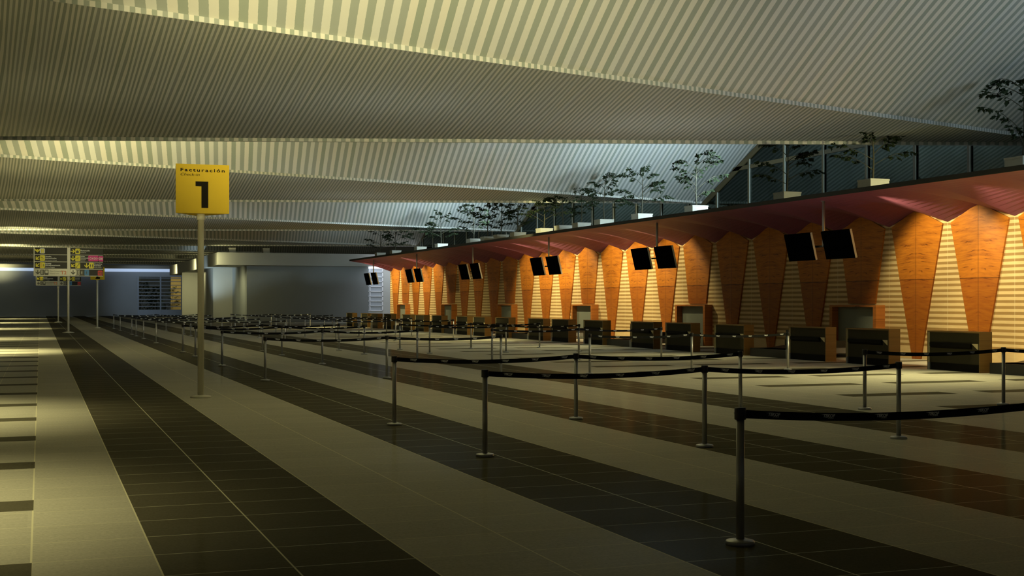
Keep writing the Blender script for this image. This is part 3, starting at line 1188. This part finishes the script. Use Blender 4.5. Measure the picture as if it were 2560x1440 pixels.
def direction_board(label, loc):
    o = thing('direction_board', label, 'sign', loc, 'direction boards on poles')
    mb = MB()
    mb.lathe([(0.33, 0.0), (0.33, 0.03), (0.12, 0.07), (0.07, 0.075)], 28)
    mb.build('base', M['post_paint'], o)
    mb = MB()
    mb.lathe([(0.062, 0.06), (0.062, 4.9)], 20)
    mb.lathe([(0.085, 3.0), (0.085, 3.24)], 20)
    mb.build('pole', M['post_paint'], o)
    mb = MB()
    x0, x1, xm0, xm1, zb, zt = -1.87, 1.90, -0.06, 0.10, 3.25, 4.89
    mb.box(x0, x1, -0.10, -0.06, zb, zb + 0.04)
    mb.box(x0, x0 + 0.05, -0.11, -0.02, zb, zt)
    mb.box(xm0, xm1, -0.11, -0.06, zb, zt)
    mb.box(x0, x1, -0.05, -0.03, zb, zt)
    mb.build('frame', M['post_paint'], o)
    rows = [4.49, 4.085, 3.68, 3.285]
    hs = [0.385, 0.375, 0.375, 0.36]
    yf = -0.105
    yt = yf - 0.004
    D = -math.pi / 2
    DL = -math.pi * 0.75
    for side in (0, 1):
        xa, xb = ((x0 + 0.055, xm0 - 0.005), (xm1 + 0.005, x1))[side]
        W = xb - xa
        for r in range(4):
            z0, z1 = rows[r], rows[r] + hs[r]
            zc = (z0 + z1) / 2
            mb = MB()
            mb.box(xa, xb, yf, -0.055, z0, z1, GR if r == 3 and side == 0 else BK)
            X = lambda t: xa + t * W
            sq = 0.27
            if side == 0 and r == 0:
                arrow(mb, X(.085), zc, 0.20, D, YE, yt, 0.07)
                rect(mb, X(.235), zc, sq, 0.29, WH, yt)
                bar(mb, X(.215), zc, 0.06, 0.22, 0.0, YE, yt - .002)
                bar(mb, X(.262), zc, 0.06, 0.22, 0.0, YE, yt - .002)
            elif side == 0 and r < 3:
                arrow(mb, X(.085), zc, 0.27, DL, YE, yt)
                rect(mb, X(.235), zc, sq, 0.33, YE, yt)
                if r == 1:
                    plane_icon(mb, X(.235), zc, 0.11, False, yt - .002)
                    L3 = ('Llegadas', 'Internacionales', 'International Arrivals')
                else:
                    for q in (-0.075, -0.04):
                        bar(mb, X(.235) + q, zc, 0.018, 0.22, 0, ORG, yt - .002)
                    man_icon(mb, X(.235) + 0.05, zc, 0.10, yt - .002)
                    L3 = ('Equipaje', 'Sobredimensionado', 'Oversize Baggage')
                mb.text(L3[0], X(.315), zc + 0.065, 0.075, yt, WH, bold=0.02)
                mb.text(L3[1], X(.315), zc - 0.035, 0.075, yt, WH, bold=0.02)
                mb.text(L3[2], X(.315), zc - 0.135, 0.055, yt, WH)
            elif side == 0:
                rect(mb, X(.08), zc, 0.28, 0.34, 0, yt) if False else None
                arrow(mb, X(.095), zc, 0.26, D, IN, yt)
                for t in (.235, .365):
                    rect(mb, X(t), zc, 0.21, 0.30, IN, yt)
                for q in (-0.04, 0.03):
                    bar(mb, X(.235) + q, zc, 0.03, 0.22, 0, GR, yt - .002)
                rect(mb, X(.365), zc + 0.03, 0.14, 0.15, GR, yt - .002)
                mb.text('Zona Comercial', X(.46), zc + 0.03, 0.07, yt, IN)
                mb.text('Shopping Centre', X(.46), zc - 0.09, 0.055, yt, IN)
                mb.text('T2', X(.80), zc - 0.11, 0.21, yt, ORG, bold=0.02)
            elif r == 0:
                arrow(mb, X(.08), zc, 0.25, 0.0, YE, yt)
                rect(mb, X(.225), zc, sq, 0.32, YE, yt)
                rect(mb, X(.215), zc - 0.03, 0.15, 0.13, IN, yt - .002)
                bar(mb, X(.215), zc + 0.06, 0.06, 0.03, 0, IN, yt - .002)
                man_icon(mb, X(.27), zc + 0.07, 0.055, yt - .002)
                mb.text('Facturaci\u00f3n', X(.315), zc + 0.01, 0.08, yt, WH, bold=0.02)
                mb.text('Check-in', X(.315), zc - 0.09, 0.06, yt, WH)
            elif r == 1:
                arrow(mb, X(.08), zc, 0.27, D, YE, yt)
                rect(mb, X(.225), zc, sq, 0.33, YE, yt)
                plane_icon(mb, X(.225), zc, 0.11, True, yt - .002)
                mb.text('Salidas', X(.305), zc + 0.09, 0.07, yt, WH, bold=0.02)
                mb.text('Internacionales', X(.305), zc + 0.0, 0.07, yt, WH, bold=0.02, width=0.46)
                mb.text('International', X(.305), zc - 0.08, 0.05, yt, WH, width=0.29)
                mb.text('Departures', X(.305), zc - 0.155, 0.05, yt, WH, width=0.26)
                rect(mb, X(.70), zc + .01, 0.56, 0.33, MA, yt)
                rect(mb, X(.935), zc - .005, 0.25, 0.31, MA, yt)
                mb.text('C14', X(.585), zc - 0.05, 0.12, yt - .002, WH, bold=0.02, width=0.19)
                mb.text('D15', X(.715), zc - 0.05, 0.12, yt - .002, WH, bold=0.02, width=0.19)
                bar(mb, X(.843), zc, 0.05, 0.03, 0, WH, yt - .002)
                mb.text('D20', X(.875), zc - 0.055, 0.12, yt - .002, WH, bold=0.02, width=0.205)
            elif r == 2:
                arrow(mb, X(.08), zc, 0.25, DL, YE, yt)
                rect(mb, X(.225), zc, sq, 0.33, YE, yt)
                bar(mb, X(.225), zc, 0.30, 0.02, 0.85, IN, yt - .002)
                bar(mb, X(.225) + .03, zc + .03, 0.16, 0.02, 0.85, IN, yt - .002)
                bar(mb, X(.18), zc - 0.11, 0.10, 0.02, 0, IN, yt - .002)
                bar(mb, X(.27), zc + 0.11, 0.10, 0.02, 0, IN, yt - .002)
                arrow(mb, X(.495), zc, 0.27, D, YE, yt)
                rect(mb, X(.64), zc, sq, 0.33, YE, yt)
                man_icon(mb, X(.61), zc, 0.12, yt - .002)
                man_icon(mb, X(.675), zc, 0.12, yt - .002)
                mb.text('Control de', X(.725), zc + 0.065, 0.07, yt, WH, bold=0.02)
                mb.text('Seguridad', X(.725), zc - 0.03, 0.07, yt, WH, bold=0.02)
                mb.text('Security Control', X(.725), zc - 0.125, 0.05, yt, WH, width=0.40)
            else:
                rect(mb, X(.085), zc, 0.30, 0.35, GR, yt)
                arrow(mb, X(.085), zc, 0.26, D, IN, yt - .002)
                rect(mb, X(.225), zc, 0.21, 0.30, GR, yt)
                rect(mb, X(.225), zc, 0.17, 0.26, IN, yt - .002)
                bar(mb, X(.20), zc, 0.03, 0.20, 0, GR, yt - .003)
                bar(mb, X(.25), zc, 0.03, 0.20, 0, GR, yt - .003)
                rect(mb, X(.355), zc, 0.20, 0.30, IN, yt)
                man_icon(mb, X(.35), zc, 0.11, yt - .002, GR)
                rect(mb, X(.50), zc, 0.26, 0.34, BLU, yt)
                man_icon(mb, X(.49), zc, 0.10, yt - .002)
                rect(mb, X(.91), zc - .02, 0.26, 0.28, RE, yt)
                mb.text('T2', X(.85), zc - 0.10, 0.14, yt - .002, IN, bold=0.03)
            mb.build('sign_strip', [M[k] for k in SM], o)
    return o


d1 = direction_board('large direction board on a pole, nearer of the two', (1.53, 78.5, 0))
dup(d1, (1.53, 121.2, 0), 'direction board mostly hidden behind the nearer direction board')

# ------------------------------------------------------------------ things outside the barred window
def bush(name, label, loc, rx, rz, seed, nleaf=900):
    r = random.Random(seed)
    o = thing(name, label, 'shrub', loc)
    lf, st = MB(), MB()
    for k in range(nleaf):
        th = r.uniform(0, 2 * math.pi)
        u = r.random() ** 0.4
        z = r.uniform(0.1, 1)
        rad = rx * u * (1.0 - 0.75 * z)
        p = Vector((rad * math.cos(th), rad * 0.6 * math.sin(th), z * rz))
        d = Vector((math.cos(th), math.sin(th), r.uniform(-0.6, 0.6)))
        s = d.cross(Vector((r.uniform(-1, 1), r.uniform(-1, 1), 1))).normalized() * 0.09
        lf.add([p, p + d * 0.16 + s, p + d * 0.34, p + d * 0.16 - s], [(0, 1, 2, 3)])
    st.tube([(0, 0, 0), (0.03, 0, rz * 0.5), (0, 0, rz * 0.85)], [0.08, 0.05, 0.02], 6)
    lf.build('foliage', plain(name + '_leaf', (0.10, 0.17, 0.05), 0.6, var=0.4), o)
    st.build('stem', M['bark'], o)
    return o


bush('garden_shrub', 'broad dark shrub at the left outside the barred window', (13.2, 188.5, 0), 3.4, 4.6, 3)
bush('garden_shrub', 'smaller dark shrub in the middle outside the barred window', (15.6, 190.5, 0), 1.3, 4.0, 8, 400)
o = thing('garden_tree', 'thin young tree against the sandy wall outside the window', 'tree', (17.75, 191.0, 0.0))
tr, lf = tree(77, 3.9, 1.3)
tr.build('trunk', M['bark'], o)
lf.build('foliage', M['leaf'], o)
mb = MB()
mb.lathe([(0.55, 0.0), (0.62, 0.1), (0.62, 0.75), (0.55, 0.85)], 20)
o = mb.build('garden_pot', M['concrete'])
o.location = (15.9, 186.2, 0.78)
tag(o, 'round pale pot outside the barred window', 'pot')
mb = MB()
mb.box(14.9, 16.9, 185.6, 186.8, 0, 0.78)
tag(mb.build('garden_plinth', M['far_wall']), 'low plinth carrying the pale pot outside', 'plinth')

# ------------------------------------------------------------------ light
LIGHTS = True


def lamp(kind, name, loc, target=None, power=100.0, color=(1, 1, 1), size=0.3, spot=60.0, blend=0.8, size_y=None):
    d = bpy.data.lights.new(name, kind)
    d.energy = power
    d.color = color
    if kind == 'SPOT':
        d.spot_size = math.radians(spot)
        d.spot_blend = blend
        d.shadow_soft_size = size
    elif kind == 'AREA':
        d.size = size
        if size_y:
            d.shape = 'RECTANGLE'
            d.size_y = size_y
    else:
        d.shadow_soft_size = size
    o = bpy.data.objects.new(name, d)
    COL.objects.link(o)
    o.location = loc
    if target:
        o.rotation_euler = (Vector(target) - Vector(loc)).to_track_quat('-Z', 'Y').to_euler()
    return o


YEL = (1.0, 0.91, 0.44)
WARM = (1.0, 0.86, 0.46)
COOL = (0.68, 0.90, 1.0)
NEUT = (0.90, 1.0, 0.96)
# floodlights on the hall floor, along its left side
for y, p in ((11.5, 2700), (21.0, 2600), (48.5, 6500), (66.0, 3000), (92.0, 3000), (120.0, 3500), (150.0, 3500)):
    lamp('SPOT', 'hall_downlight', (-4.2, y, 6.4), (-3.4, y, 0), p, YEL, 0.25, 80, 1.0)
# uplights washing the sloping roof sheets
lamp('SPOT', 'roof_uplight', (2.5, 9.0, 2.2), (6.6, 24.0, 8.0), 13000, YEL, 0.3, 50, 1.0)
lamp('SPOT', 'roof_uplight', (2.0, 41.0, 4.0), (4.0, 49.0, 7.8), 2600, YEL, 0.3, 110, 1.0)
lamp('SPOT', 'roof_uplight', (2.0, 66.0, 4.4), (3.0, 74.0, 7.6), 900, YEL, 0.3, 110, 1.0)
lamp('SPOT', 'roof_uplight', (-2.0, 91.0, 4.6), (0.0, 99.0, 8.6), 1400, YEL, 0.3, 100, 1.0)
lamp('SPOT', 'roof_uplight', (-3.0, 118.0, 4.6), (-1.0, 126.0, 8.6), 1400, YEL, 0.3, 100, 1.0)
# unseen fill lamps added at floor level to brighten the soffits
for x, y, p, c in ((0.0, 20.0, 150, YEL), (0.5, 32.0, 150, YEL), (8.5, 19.0, 200, NEUT), (16.5, 22.0, 330, NEUT), (8.5, 31.5, 260, NEUT), (16.5, 33.0, 420, NEUT),
                   (0.0, 52.0, 260, YEL), (1.0, 62.0, 220, YEL), (9.0, 51.0, 220, NEUT), (14.0, 60.0, 300, NEUT), (10.5, 78.0, 260, NEUT), (2.0, 86.0, 260, YEL)):
    lamp('SPOT', 'floor_uplight', (x, y, 0.05), (x, y, 9), p, c, 0.3, 165, 1.0)
# cool glow rising from the upper deck
for y, tg, p in ((16.0, (20.0, 27.0, 9.0), 1300), (40.6, (23.0, 53.0, 8.6), 7000), (69.0, (23.0, 79.0, 8.6), 6500), (97.0, (24.0, 103.0, 11.0), 900)):
    lamp('SPOT', 'deck_uplight', (26.0, y, 7.0), tg, p, COOL, 0.8, 100, 1.0)
# wall washers along the outside of the canopy edge
for y, p in ((20.5, 620), (24.0, 660), (27.5, 660), (31.2, 600), (48.6, 350), (51.6, 560), (54.2, 600), (58.8, 600), (62.0, 560), (65.2, 350), (84.0, 500), (87.8, 600), (93.0, 600), (95.2, 400)):
    lamp('SPOT', 'wall_washer', (22.3, y, 4.70), (25.1, y, 2.0), p, WARM, 0.08, 96, 0.4)
# spots from the canopy edge down to the floor in front of the desks
for y, p in ((25.0, 1300), (37.0, 450), (47.0, 450), (57.0, 1000), (70.0, 400), (88.0, 1000)):
    lamp('SPOT', 'canopy_downlight', (20.7, y, 4.85), (17.6, y, 0.0), p, YEL, 0.2, 105, 1.0)
# spots on the planters and on the far desks
lamp('SPOT', 'planter_spot', (25.6, 27.5, 5.9), (23.6, 32.6, 5.2), 1100, YEL, 0.1, 40, 0.8)
lamp('SPOT', 'planter_spot', (19.5, 56.0, 6.0), (23.3, 59.5, 5.2), 2200, YEL, 0.1, 45, 1.0)
for y in (62.0, 74.0, 88.0):
    lamp('SPOT', 'desk_spot', (15.0, y, 4.6), (21.4, y + 2, 0.6), 900, YEL, 0.2, 75, 1.0)
# floods along the white slab and the end wall
for y, p in ((113.2, 350), (131.0, 450), (150.0, 600)):
    lamp('SPOT', 'slab_washer', (13.0, y, 5.6), (15.5, y + 1.5, 4.6), p, YEL, 0.2, 130, 1.0)
lamp('SPOT', 'bay_washer', (14.0, 119.0, 4.2), (17.0, 124.0, 2.2), 180, YEL, 0.2, 100, 1.0)
lamp('SPOT', 'bay_washer', (14.2, 117.0, 4.2), (17.1, 117.5, 2.4), 300, YEL, 0.2, 110, 1.0)
lamp('SPOT', 'pier_washer', (14.6, 139.0, 4.0), (15.2, 144.0, 2.4), 420, YEL, 0.2, 90, 1.0)
lamp('SPOT', 'soffit_glow', (12.5, 121.0, 1.2), (15.5, 124.0, 5.0), 900, COOL, 0.3, 70, 1.0)
lamp('SPOT', 'end_wall_washer', (-5.0, FY - 3.2, 5.0), (-5, FY - 1, 7.0), 500, YEL, 0.2, 120, 1.0)
lamp('SPOT', 'window_glow', (12.0, FY - 9.0, 5.2), (13.5, FY, 2.6), 500, (0.62, 0.80, 1.0), 0.3, 80, 1.0)  # unseen lamp added inside the hall to brighten the window bars
lamp('SPOT', 'garden_light', (18.5, 189.0, 4.5), (18.5, 194.0, 3.0), 500, (1.0, 0.80, 0.42), 0.2, 120, 1.0)

wd = bpy.data.worlds.new('night')
S.world = wd
wd.use_nodes = True
bg = wd.node_tree.nodes['Background']
bg.inputs[0].default_value = (0.62, 0.66, 0.60, 1)
bg.inputs[1].default_value = 0.036

# ------------------------------------------------------------------ camera and view
cam = bpy.data.cameras.new('camera')
cam.sensor_width = 36.0
cam.sensor_fit = 'HORIZONTAL'
cam.lens = FPX / 2560.0 * 36.0
cam.shift_y = (HORIZON - 720.0) / 2560.0
cam.clip_start = 0.1
cam.clip_end = 600
co = bpy.data.objects.new('camera', cam)
COL.objects.link(co)
co.location = (0, 0, CAMH)
co.rotation_euler = (math.pi / 2, 0, -YAW)
S.camera = co
S.view_settings.view_transform = 'Standard'
S.view_settings.look = 'None'
S.view_settings.gamma = 1.0
S.view_settings.use_curve_mapping = False
S.view_settings.exposure = 0.12
